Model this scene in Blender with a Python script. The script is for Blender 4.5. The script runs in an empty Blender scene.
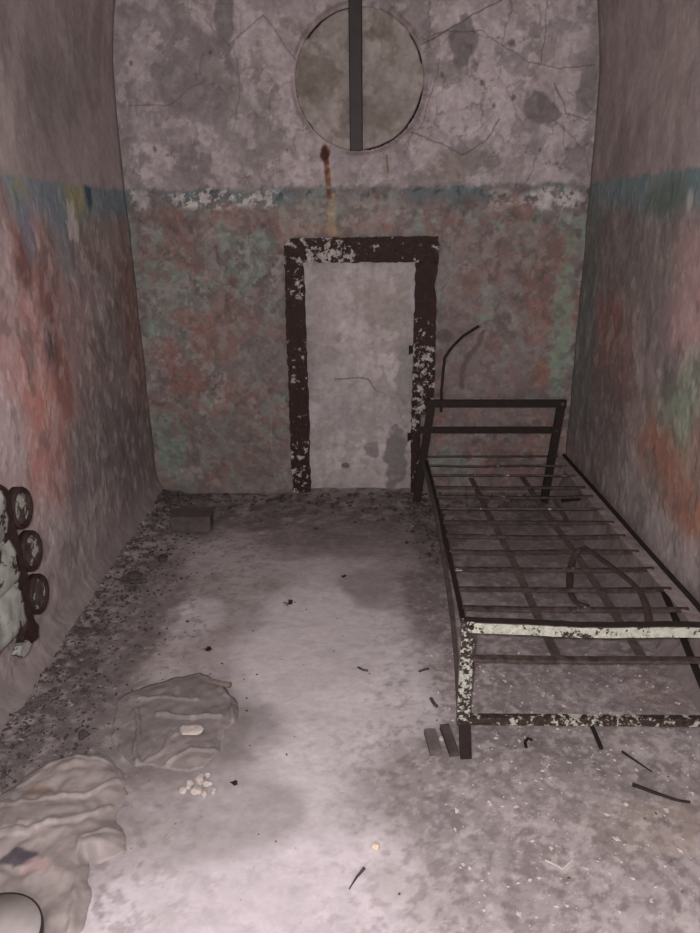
import bpy, bmesh, math, random
import numpy as np
from mathutils import Vector, Matrix

S = bpy.context.scene
COL = S.collection
random.seed(7)

# ------------------------------------------------------------------ camera
F, CX, CY, H = 714.0, 350.0, 466.5, 1.55
def nrm(v):
    v = np.array(v, float); return v/np.linalg.norm(v)
def ray(px, py): return np.array([(px-CX)/F, -(py-CY)/F, -1.0])
_Y = nrm(ray(372, 215)); _Z = -nrm(ray(380, 2500)); _Z = nrm(_Z-_Z.dot(_Y)*_Y); _X = np.cross(_Y, _Z)
ROT = np.array([_X, _Y, _Z]); CAM = np.array([0, 0, H])
def wray(px, py): return ROT@ray(px, py)
def onz(px, py, z=0.0): d = wray(px, py); return CAM+d*(z-H)/d[2]
def ony(px, py, y): d = wray(px, py); return CAM+d*y/d[1]
def onx(px, py, x): d = wray(px, py); return CAM+d*x/d[0]
YB = 3.95
XL = lambda y: -1.285+0.029*(YB-y)
XR = lambda y: 1.113+0*y
Y0 = -0.9
def onleft(px, py):
    x = -1.24
    for _ in range(6):
        p = onx(px, py, x); x = XL(p[1])
    return p
def onright(px, py): return onx(px, py, 1.113)

cam = bpy.data.cameras.new('camera'); co = bpy.data.objects.new('camera', cam); COL.objects.link(co)
cam.sensor_fit = 'HORIZONTAL'; cam.sensor_width = 36; cam.lens = F/700*36; cam.clip_start = 0.02
M = Matrix(ROT.tolist()).to_4x4(); M.translation = Vector(CAM); co.matrix_world = M
S.camera = co

# ------------------------------------------------------------------ noise
_tab = np.random.RandomState(3).rand(512, 512)
def vn(x, y, seed=0):
    x = x+seed*17.31+1000; y = y+seed*9.77+1000
    xi = np.floor(x).astype(int); yi = np.floor(y).astype(int); fx = x-xi; fy = y-yi
    fx = fx*fx*(3-2*fx); fy = fy*fy*(3-2*fy)
    a = _tab[xi % 512, yi % 512]; b = _tab[(xi+1) % 512, yi % 512]; c = _tab[xi % 512, (yi+1) % 512]; d = _tab[(xi+1) % 512, (yi+1) % 512]
    return (a*(1-fx)+b*fx)*(1-fy)+(c*(1-fx)+d*fx)*fy
def fbm(x, y, f, o=4, seed=0, g=0.58):
    s = 0; a = 1; t = 0
    for i in range(o):
        th = 0.65+1.1*i; c_, s_ = math.cos(th), math.sin(th)
        s = s+a*vn((c_*x+s_*y)*f, (c_*y-s_*x)*f, seed+i*3); t += a; a *= g; f *= 2.03
    return s/t
def worley(x, y, f, seed=0):
    x = x*f+500; y = y*f+500; xi = np.floor(x).astype(int); yi = np.floor(y).astype(int)
    f1 = np.full(x.shape, 9.0); f2 = np.full(x.shape, 9.0); idd = np.zeros(x.shape)
    for i in (-1, 0, 1):
        for j in (-1, 0, 1):
            a = (xi+i+seed*31) % 512; b = (yi+j) % 512
            cx = xi+i+_tab[a, b]; cy = yi+j+_tab[b, a]
            d = np.hypot(x-cx, y-cy)
            n = d < f1
            f2 = np.where(n, f1, np.minimum(f2, d)); idd = np.where(n, _tab[(a+7) % 512, (b+3) % 512], idd); f1 = np.where(n, d, f1)
    return f1, f2, idd
def ss(a, b, x):
    t = np.clip((x-a)/(b-a), 0, 1); return t*t*(3-2*t)
def blob(u, v, cu, cv, ru, rv, soft=0.25, amp=0.5, f=6, seed=0, ang=0):
    du = u-cu; dv = v-cv
    if ang: c, s = math.cos(ang), math.sin(ang); du, dv = c*du+s*dv, -s*du+c*dv
    r = np.hypot(du/ru, dv/rv)
    r = r+(fbm(u, v, f, 4, seed)-0.5)*2*amp
    return 1-ss(1-soft, 1+soft, r)
def line(u, v, pts, w, jit=0.01, seed=0):
    ju = u+(fbm(u, v, 14, 3, seed)-0.5)*jit*2; jv = v+(fbm(u, v, 14, 3, seed+5)-0.5)*jit*2
    d = np.full(u.shape, 9.0)
    for (a, b), (c, e) in zip(pts[:-1], pts[1:]):
        l2 = (c-a)**2+(e-b)**2+1e-9
        t = np.clip(((ju-a)*(c-a)+(jv-b)*(e-b))/l2, 0, 1)
        d = np.minimum(d, np.hypot(ju-a-t*(c-a), jv-b-t*(e-b)))
    return 1-ss(w*0.4, w*1.2, d)
class Paint:
    def __init__(s, shape, c): s.c = np.zeros(shape+(3,))+np.array(c, float)
    def mix(s, m, c): s.c = s.c*(1-m[..., None])+np.array(c, float)*m[..., None]
    def desat(s, k): l = s.c@np.array([.3, .59, .11]); s.c = s.c*(1-k)+(l[..., None]*np.array([1.03, .99, .98]))*k
    def mul(s, m): s.c = s.c*m[..., None]

# ------------------------------------------------------------------ materials
def s2l(c): return tuple(((x/255)/12.92 if x/255 <= 0.04045 else ((x/255+0.055)/1.055)**2.4) for x in c)+(1,)
class NT:
    def __init__(s, name):
        s.m = bpy.data.materials.new(name); s.m.use_nodes = True; s.t = s.m.node_tree; s.t.nodes.clear()
        s.o = s.n('ShaderNodeOutputMaterial'); s.b = s.n('ShaderNodeBsdfPrincipled'); s.l(s.b.outputs[0], s.o.inputs[0])
        s.tc = s.n('ShaderNodeTexCoord')
    def n(s, t, **k):
        x = s.t.nodes.new(t)
        for a, b in k.items(): setattr(x, a, b)
        return x
    def l(s, a, b): s.t.links.new(a, b)
    def noise(s, sc, det=5, rough=0.6, scale=(1, 1, 1)):
        mp = s.n('ShaderNodeMapping'); mp.inputs['Scale'].default_value = scale; s.l(s.tc.outputs['Object'], mp.inputs[0])
        x = s.n('ShaderNodeTexNoise'); x.inputs['Scale'].default_value = sc; x.inputs['Detail'].default_value = det; x.inputs['Roughness'].default_value = rough
        s.l(mp.outputs[0], x.inputs['Vector']); return x.outputs['Fac']
    def ramp(s, fac, stops):
        r = s.n('ShaderNodeValToRGB'); e = r.color_ramp.elements
        while len(e) < len(stops): e.new(0.5)
        for i, (p, c) in enumerate(stops): e[i].position = p; e[i].color = c
        s.l(fac, r.inputs[0]); return r.outputs[0]
    def mix(s, a, b, fac, mode='MIX'):
        x = s.n('ShaderNodeMix', data_type='RGBA', blend_type=mode)
        for i, v in ((0, fac), (6, a), (7, b)):
            if hasattr(v, 'links'): s.l(v, x.inputs[i])
            else: x.inputs[i].default_value = v
        return x.outputs[2]
    def bump(s, h, st=0.5, d=0.01):
        x = s.n('ShaderNodeBump'); x.inputs['Strength'].default_value = st; x.inputs['Distance'].default_value = d
        s.l(h, x.inputs['Height']); s.l(x.outputs[0], s.b.inputs['Normal'])
def g(v): return (v, v, v, 1)
def painted(name, sc=60, lo=0.88, hi=1.08, rough=0.95, spec=0.12, bump=0.22):
    t = NT(name); a = t.n('ShaderNodeAttribute', attribute_name='col')
    n1 = t.noise(sc, 6, 0.65); r = t.ramp(n1, [(0.25, g(lo)), (0.75, g(hi))])
    t.l(t.mix(a.outputs['Color'], r, 1.0, 'MULTIPLY'), t.b.inputs['Base Color'])
    t.b.inputs['Roughness'].default_value = rough; t.b.inputs['Specular IOR Level'].default_value = spec
    t.bump(n1, bump, 0.008); return t.m
def plain(name, c, c2=None, sc=25, rough=0.8, spec=0.3, bump=0.3, metal=0):
    t = NT(name); n1 = t.noise(sc, 6, 0.65); c2 = c2 or tuple(x*0.75 for x in c)
    t.l(t.ramp(n1, [(0.3, s2l(c2)), (0.7, s2l(c))]), t.b.inputs['Base Color'])
    t.b.inputs['Roughness'].default_value = rough; t.b.inputs['Specular IOR Level'].default_value = spec; t.b.inputs['Metallic'].default_value = metal
    t.bump(n1, bump, 0.005); return t.m
def flaked(name, rust, rust2, paint, thr, sc=30, big=4, bamp=0.5, rough=0.75):
    t = NT(name); n1 = t.noise(sc, 7, 0.7); nb = t.noise(big, 3, 0.5)
    add = t.n('ShaderNodeMath', operation='MULTIPLY_ADD'); t.l(nb, add.inputs[0]); add.inputs[1].default_value = bamp; t.l(n1, add.inputs[2])
    m = t.ramp(add.outputs[0], [(min(.99, thr), g(0)), (min(1, thr+0.03), g(1))])
    nr = t.noise(sc*1.7, 4, 0.6); rc = t.ramp(nr, [(0.35, s2l(rust2)), (0.7, s2l(rust))])
    pc = t.ramp(nr, [(0.3, s2l(tuple(x*.8 for x in paint))), (0.65, s2l(paint))])
    t.l(t.mix(rc, pc, m), t.b.inputs['Base Color']); t.b.inputs['Roughness'].default_value = rough; t.b.inputs['Specular IOR Level'].default_value = 0.3
    h = t.n('ShaderNodeMath', operation='MULTIPLY_ADD'); t.l(m, h.inputs[0]); h.inputs[1].default_value = 0.5; t.l(nr, h.inputs[2])
    t.bump(h.outputs[0], 0.7, 0.004); return t.m

m_wall = painted('old_plaster'); m_floor = painted('dusty_concrete', 60, 0.93, 1.05, bump=.15)
m_frame = flaked('rusted_frame', (58, 36, 30), (36, 23, 20), (178, 170, 163), 0.845, 24, 3.2, 0.5)
m_frametop = flaked('rusted_frame_top', (58, 36, 30), (36, 23, 20), (178, 170, 163), 0.80, 30, 3.2, 0.5)
m_rust = plain('dark_rusty_iron', (46, 34, 31), (26, 19, 18), 40, 0.75, 0.3, 0.5)
m_slat = flaked('rusty_slat', (84, 71, 67), (46, 36, 34), (176, 166, 162), 0.90, 22, 5, 0.5, 0.6)
m_strap = plain('rusty_strap', (92, 80, 76), (58, 48, 45), 35, 0.7, 0.4, 0.4)
m_dusty = plain('dusty_angle_iron', (166, 154, 151), (118, 106, 103), 18, 0.85, 0.2, 0.4)
m_foot = flaked('flaking_white_paint', (70, 50, 44), (38, 27, 24), (176, 176, 162), 0.585, 45, 5, 0.35)
m_footlow = flaked('mostly_rusted_paint', (70, 52, 46), (36, 27, 24), (178, 176, 164), 0.775, 40, 5, 0.5)
m_footpost = flaked('chipped_paint', (62, 48, 42), (34, 27, 24), (178, 176, 166), 0.70, 60, 5, 0.4)

# ------------------------------------------------------------------ object helpers
def tag(o, label=None, cat=None, group=None, kind=None):
    if label: o['label'] = label
    if cat: o['category'] = cat
    if group: o['group'] = group
    if kind: o['kind'] = kind
    return o
def empty(name, loc=(0, 0, 0)):
    o = bpy.data.objects.new(name, None); COL.objects.link(o); o.location = loc; o.empty_display_size = 0.1; return o
def link(name, bm, mat, parent=None, smooth=False):
    me = bpy.data.meshes.new(name); bm.normal_update(); bm.to_mesh(me); bm.free(); me.materials.append(mat)
    if smooth: me.polygons.foreach_set('use_smooth', [True]*len(me.polygons))
    o = bpy.data.objects.new(name, me); COL.objects.link(o)
    if parent is not None:
        o.parent = parent
        off = -parent_loc(parent); me.transform(Matrix.Translation(off))
    return o
def parent_loc(p):
    v = Vector((0, 0, 0))
    while p is not None: v += p.location; p = p.parent
    return v
def rebase(o):   # move a root mesh's origin to the base of its geometry
    me = o.data; vs = [v.co for v in me.vertices]
    c = Vector(((min(v.x for v in vs)+max(v.x for v in vs))/2, (min(v.y for v in vs)+max(v.y for v in vs))/2, min(v.z for v in vs)))
    me.transform(Matrix.Translation(-c)); o.location = c; return o
def grid(name, A, B, fn, colors, mat, flip=False):
    """A,B 1-D parameter arrays; fn(AA,BB)->(...,3) positions"""
    AA, BB = np.meshgrid(A, B, indexing='ij'); P = fn(AA, BB); na, nb = AA.shape
    me = bpy.data.meshes.new(name); me.vertices.add(na*nb); me.vertices.foreach_set('co', P.reshape(-1).astype(np.float32))
    I = np.arange(na*nb).reshape(na, nb); a = I[:-1, :-1]; b = I[1:, :-1]; c = I[1:, 1:]; d = I[:-1, 1:]
    q = np.stack([a, d, c, b] if flip else [a, b, c, d], -1).reshape(-1)
    nq = (na-1)*(nb-1); me.loops.add(nq*4); me.loops.foreach_set('vertex_index', q.astype(np.int32))
    me.polygons.add(nq); me.polygons.foreach_set('loop_start', np.arange(0, nq*4, 4, dtype=np.int32)); me.polygons.foreach_set('loop_total', np.full(nq, 4, dtype=np.int32))
    me.polygons.foreach_set('use_smooth', np.ones(nq, dtype=bool))
    me.update(calc_edges=True); me.validate()
    C = colors(AA, BB)/255.0; C = np.clip(C, 0, 1); L = np.where(C <= 0.04045, C/12.92, ((C+0.055)/1.055)**2.4)
    at = me.color_attributes.new('col', 'FLOAT_COLOR', 'POINT')
    at.data.foreach_set('color', np.concatenate([L, np.ones(L.shape[:-1]+(1,))], -1).reshape(-1).astype(np.float32))
    me.materials.append(mat); o = bpy.data.objects.new(name, me); COL.objects.link(o); return o
def add_box(bm, c, d, rot=None, bev=0.0):
    r = bmesh.ops.create_cube(bm, size=1); vs = r['verts']
    bmesh.ops.scale(bm, vec=d, verts=vs)
    if bev: 
        es = list({e for v in vs for e in v.link_edges}); rr = bmesh.ops.bevel(bm, geom=es, offset=bev, segments=2, affect='EDGES', profile=0.5)
        vs = list(set(rr['verts']) | {v for v in vs if v.is_valid})
    if rot is not None: bmesh.ops.rotate(bm, matrix=rot, verts=vs)
    bmesh.ops.translate(bm, vec=c, verts=vs); return vs
def frames(pts, up):
    pts = [Vector(p) for p in pts]; out = []
    for i, p in enumerate(pts):
        t = (pts[min(i+1, len(pts)-1)]-pts[max(i-1, 0)]).normalized()
        u = Vector(up); s = t.cross(u)
        if s.length < 1e-3: s = t.cross(Vector((0, 1, 0)))
        s.normalize(); u = s.cross(t).normalized(); out.append((p, s, u))
    return out
def sweep(bm, pts, prof, up=(0, 0, 1)):
    """prof: closed list of (side, up) offsets"""
    rings = [[bm.verts.new(p+s*a+u*b) for a, b in prof] for p, s, u in frames(pts, up)]
    n = len(prof)
    for r0, r1 in zip(rings[:-1], rings[1:]):
        for i in range(n): bm.faces.new((r0[i], r0[(i+1) % n], r1[(i+1) % n], r1[i]))
    bm.faces.new(rings[0][::-1]); bm.faces.new(rings[-1])
def circ(r, n=8): return [(r*math.cos(2*math.pi*i/n), r*math.sin(2*math.pi*i/n)) for i in range(n)]
def rect(w, h): return [(-w/2, -h/2), (w/2, -h/2), (w/2, h/2), (-w/2, h/2)]
def ell(w, h, t, sx=1): # angle iron profile: horizontal flange toward sx, vertical flange down
    P = [(0, 0), (sx*w, 0), (sx*w, -t), (sx*t, -t), (sx*t, -h), (0, -h)]
    return P
def densify(pts, step=0.03, jit=0.0, seed=0):
    rnd = random.Random(seed); out = []
    for a, b in zip(pts[:-1], pts[1:]):
        a = Vector(a); b = Vector(b); n = max(1, int((b-a).length/step))
        for i in range(n): out.append(a.lerp(b, i/n)+Vector([rnd.uniform(-jit, jit) for _ in range(3)]))
    out.append(Vector(pts[-1])); return out
def smooth_path(pts, n=6):
    P = [Vector(p) for p in pts]; P = [P[0]*2-P[1]]+P+[P[-1]*2-P[-2]]; out = []
    for i in range(1, len(P)-2):
        for k in range(n):
            t = k/n; a, b, c, d = P[i-1], P[i], P[i+1], P[i+2]
            out.append(0.5*((2*b)+(c-a)*t+(2*a-5*b+4*c-d)*t*t+(3*b-3*c+d-a)*t**3))
    out.append(P[-2]); return out
def bar_obj(name, pts, prof, mat, parent, up=(0, 0, 1), step=0.03, jit=0.0, seed=0):
    bm = bmesh.new(); sweep(bm, densify(pts, step, jit, seed), prof, up); bmesh.ops.recalc_face_normals(bm, faces=bm.faces[:]); return link(name, bm, mat, parent)

# ------------------------------------------------------------------ the cell: back wall
def B(px, py): p = ony(px, py, YB); return p[0], p[2]
DX0, DX1, DZ1 = -0.375, 0.245, 1.335            # walled-up doorway opening
CXc, CZc, CR = -0.06, 2.178, 0.322               # round opening
def back_fields(x, z):
    big = fbm(x, z, 2.2, 5, 1); med = fbm(x, z, 9, 5, 2); fin = fbm(x, z, 40, 4, 3)
    return big, med, fin
def back_col(x, z):
    big, med, fin = back_fields(x, z)
    p = Paint(x.shape, (166, 154, 154))
    p.mul(0.84+0.34*big)
    # upper stains and peeled patches
    def pt(px, py, rx, rz, c, s, k=1.0, ang=0, amp=0.55, f=9, soft=0.12):
        cx, cz = B(px, py); p.mix(k*blob(x, z, cx, cz, rx, rz, soft, amp, f, s, ang), c)
    G = (128, 120, 119); GL = (140, 132, 130)
    f1, f2, idd = worley(x+0.08*(med-.5), z+0.08*(fin-.5), 6, 2)
    p.mul(0.93+0.12*idd)
    for a in [(200, 75, .19, .22, G, 11, .85), (225, 20, .05, .14, G, 12, .9), (190, 160, .12, .1, G, 13, .8), (150, 40, .1, .2, GL, 14, .6), (235, 120, .12, .12, GL, 15, .7),
              (462, 45, .09, .09, (122, 113, 112), 16, .9), (540, 108, .13, .06, (122, 113, 112), 17, .9, -.4), (588, 85, .05, .13, G, 18, .8), (572, 150, .09, .14, GL, 19, .8),
              (455, 165, .2, .07, (142, 132, 124), 20, .8), (275, 160, .14, .08, (140, 130, 126), 21, .6), (497, 20, .05, .1, G, 22, .8), (127, 120, .04, .4, GL, 23, .7), (520, 20, .2, .12, GL, 24, .5), (590, 30, .07, .3, GL, 25, .5)]:
        pt(*a)
    WH = (190, 177, 178)
    for a in [(480, 80, .25, .28, WH, 150, .75), (150, 160, .14, .1, WH, 151, .7), (275, 170, .12, .1, WH, 152, .5), (240, 20, .12, .1, WH, 153, .5), (560, 130, .12, .1, WH, 154, .6), (520, 20, .2, .1, WH, 155, .5), (140, 60, .06, .1, WH, 156, .4), (575, 35, .08, .08, WH, 157, .5)]: pt(*a)
    p.mix(0.55*ss(.56, .585, fbm(x, z, 6, 6, 31)), (130, 122, 120))
    p.mix(0.4*ss(.58, .60, fbm(x, z, 11, 6, 34)), (134, 126, 123))
    p.mix(0.5*ss(.59, .63, fbm(x, z, 13, 5, 33)), (188, 175, 176))
    for a in [(200, 85, .17, .16, (134, 126, 124), 161, .7), (462, 42, .06, .08, (118, 110, 109), 162, .8, 0, .9), (545, 112, .12, .05, (120, 112, 111), 163, .8, -.4, .9), (225, 20, .04, .12, (124, 116, 115), 164, .8, 0, .8), (588, 85, .035, .1, G, 165, .7, 0, .9)]: pt(*a)
    # the band and the coloured dado below it
    edge = 1.69+0.035*(fbm(x, z, 14, 4, 40)-.5)
    low = (1-ss(-0.02, 0.012, z-edge+.02*(fin-.5)))*(.8+.2*ss(.4, .6, fin))
    q = Paint(x.shape, (124, 110, 105)); q.mul(0.75+0.5*med)
    nz = fbm(x, z, 7, 5, 41); ng = fbm(x+3, z, 8, 5, 42)
    q.mix(ss(.44, .64, ng)*(.75), (120, 140, 126))
    q.mix(ss(.48, .64, nz)*(.7), (140, 92, 82))
    q.mix(ss(.54, .64, fbm(x, z, 16, 5, 43))*.6, (158, 146, 138))
    q.mix(ss(.58, .66, fbm(x, z, 18, 5, 48))*.5, (78, 66, 62))
    def qt(px, py, rx, rz, c, s, k=1.0, ang=0, amp=0.7, f=9, soft=0.28):
        cx, cz = B(px, py); q.mix(k*blob(x, z, cx, cz, rx, rz, soft, amp, f, s, ang), c)
    greyish = (116, 104, 100)
    for a in [(230, 445, .36, .22, (112, 98, 92), 50, .9), (260, 350, .17, .28, greyish, 51, .85), (490, 385, .33, .3, (120, 107, 104), 52, .95), (480, 270, .25, .2, (128, 110, 106), 53, .75), (455, 330, .1, .28, (116, 102, 98), 60, .7),
              (170, 440, .1, .2, (112, 130, 114), 54, .85, .2), (165, 300, .12, .18, (122, 140, 128), 55, .55), (190, 385, .13, .1, (130, 84, 74), 56, .7), (215, 345, .14, .1, (134, 88, 78), 57, .6), (190, 320, .14, .07, (140, 92, 82), 66, .7),
              (562, 320, .06, .42, (120, 142, 118), 58, .9), (535, 310, .1, .2, (140, 92, 84), 59, .7), (545, 250, .12, .12, (140, 96, 86), 61, .5), (540, 375, .06, .07, (146, 98, 72), 62, .6), (240, 215, .5, .05, (146, 104, 96), 63, .5),
              (340, 228, .3, .04, (144, 100, 90), 64, .8), (300, 215, .1, .12, (150, 142, 132), 65, .7), (360, 210, .28, .07, (148, 136, 128), 67, .8), (130, 260, .05, .25, (118, 132, 128), 68, .7), (185, 475, .12, .05, (160, 150, 148), 69, .6)]:
        qt(*a)
    q.mix(.45*ss(.52, .6, fbm(x, z, 28, 5, 90)), (142, 132, 127)); q.mix(.45*ss(.53, .6, fbm(x, z, 24, 5, 91)), (92, 82, 79)); q.mix(.35*ss(.54, .62, fbm(x, z, 20, 5, 92))*ss(.45, .55, ng), (124, 142, 130)); q.mix(.4*ss(.56, .62, fbm(x, z, 22, 5, 93))*ss(.45, .55, nz), (136, 92, 84))
    band = (1-ss(.03, .13, (edge-z)+.06*(med-.5)))*(0.35+0.65*ss(.3, .5, fbm(x, z, 6, 3, 44)))
    bx0, _ = B(300, 190); bx1, _ = B(405, 190)
    band = band*(1-0.75*((x > bx0) & (x < bx1)))
    q.mix(np.clip(band*(.55+.5*fin), 0, 1)*.9, (92, 106, 110))
    q.mix(.7*ss(.6, .68, fbm(x, z, 30, 3, 47))*(1-ss(.02, .1, edge-z)), (58, 72, 84))
    fl = ss(.46, .54, fbm(x, z, 34, 5, 45, .65))
    for (px, w_, k) in ((212, .22, 1), (262, .12, .8), (555, .16, .9), (140, .05, .7), (500, .07, .5)):
        cx, cz = B(px, 199); q.mix(fl*k*blob(x, z, cx, cz, w_, .055, .3, .3, 12, 46), (184, 178, 172))
    q.desat(.24); q.c = q.c*1.03
    p.c = p.c*(1-low[..., None])+q.c*low[..., None]
    # grey lower skirting of dirt
    p.mix(0.6*(1-ss(0.0, 0.16, z+0.1*(med-.5))), (112, 101, 98))
    # cracks
    def ck(pts, w=.004, k=.75, seed=0): p.mix(k*line(x, z, [B(*a) for a in pts], w, .012, seed), (88, 78, 76))
    ck([(505, 0), (470, 15), (445, 32), (422, 44)], seed=1); ck([(422, 40), (450, 30), (482, 30), (505, 48), (530, 62), (560, 69), (595, 64)], .0035, .6, 2)
    ck([(547, 0), (546, 30), (540, 65)], .003, .6, 3); ck([(412, 132), (432, 140), (462, 155), (485, 142), (500, 120)], .004, .6, 4); ck([(555, 82), (566, 112), (590, 120)], .004, .6, 5)
    ck([(228, 46), (262, 14), (285, 45), (296, 60)], .003, .6, 6); ck([(228, 46), (205, 20)], .003, .5, 7); ck([(130, 105), (170, 104), (205, 80)], .003, .5, 8); ck([(235, 50), (240, 90), (232, 130)], .003, .4, 9)
    ck([(440, 60), (432, 95), (420, 130)], .003, .5, 11); ck([(560, 125), (585, 150), (590, 175)], .003, .5, 12)
    p.mix(.5*(1-ss(0, .06, f2-f1))*ss(.5, .6, fbm(x, z, 3, 3, 77))*(z > 1.0), (96, 86, 84))
    for a, b, r in ((155, 149, .014), (168, 155, .008), (131, 63, .012), (513, 98, .014), (482, 83, .014), (494, 106, .012), (512, 43, .018), (210, 53, .01), (540, 150, .008), (287, 150, .01), (442, 75, .01)):
        cx, cz = B(a, b); p.mix(.6*blob(x, z, cx, cz, r*.8, r, .4, .8, 40, a), (84, 74, 72))
    # rust run below the round opening, dark ring of the opening
    p.mix(.9*line(x, z, [B(325, 148), B(328, 175), B(330, 196)], .017, .008, 20)*ss(.15, .5, fbm(x, z, 20, 4, 71)), (100, 62, 44))
    p.mix(.55*line(x, z, [B(330, 175), B(332, 232)], .026, .02, 21)*ss(.25, .7, fbm(x, z, 12, 4, 72)), (182, 160, 126))
    cx, cz = B(325, 152); p.mix(.9*blob(x, z, cx, cz, .022, .03, .4, .7, 20, 74), (66, 42, 34))
    p.mix(.6*line(x, z, [B(387, 155), B(388, 172)], .006, .004, 22), (110, 76, 60))
    ring = np.abs(np.hypot(x-CXc, z-CZc)-CR-.012)
    p.mix((1-ss(.002, .016, ring))*.35*ss(.35, .6, fbm(x, z, 7, 4, 73)), (84, 66, 60))
    # dark patch, curved darker mark and a painted shadow patch beside the doorway
    p.mix(.75*line(x, z, [B(462, 385), B(464, 365), B(478, 345), B(482, 332)], .02, .02, 24), (98, 86, 83))
    cx, cz = B(446, 336); p.mix(.6*blob(x, z, cx, cz, .045, .03, .4, .8, 14, 80), (88, 77, 75))
    cx, cz = B(476, 442); p.mix(.6*blob(x, z, cx, cz, .045, .04, .3, .8, 14, 81), (88, 80, 78))  # cast shadow painted onto the wall behind the headboard
    p.mix(.5*line(x, z, [B(245, 395), B(258, 385), B(270, 400), B(272, 450)], .006, .01, 25), (150, 138, 134))
    # fine grain
    p.mul(0.86+0.28*fin)
    return p.c
def back_pos(x, z):
    big, med, fin = back_fields(x, z)
    y = YB+0.02*(big-.5)+0.008*(med-.5)+0.003*(fin-.5)
    peel = ss(.56, .6, fbm(x, z, 5, 5, 31)); y = y+0.004*peel
    y = y+0.006*ss(.47, .53, fbm(x, z, 26, 3, 45))*(np.abs(z-1.64) < .06)*-1
    # base cove
    y = y-0.05*(1-ss(-0.02, 0.1, z))**2
    door = (x > DX0) & (x < DX1) & (z < DZ1); y = np.where(door, YB+0.10, y)
    rr = np.hypot(x-CXc, z-CZc); y = np.where(rr < CR-.004, YB+0.07, y)
    return np.stack([x, y, z], -1)
xs = np.arange(-1.32, 1.15, 0.005); zs = np.concatenate([np.arange(-0.03, 2.62, 0.005), np.arange(2.65, 4.0, 0.05)])
wb = grid('wall_back', xs, zs, back_pos, back_col, m_wall); tag(wb, kind='structure')

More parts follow.
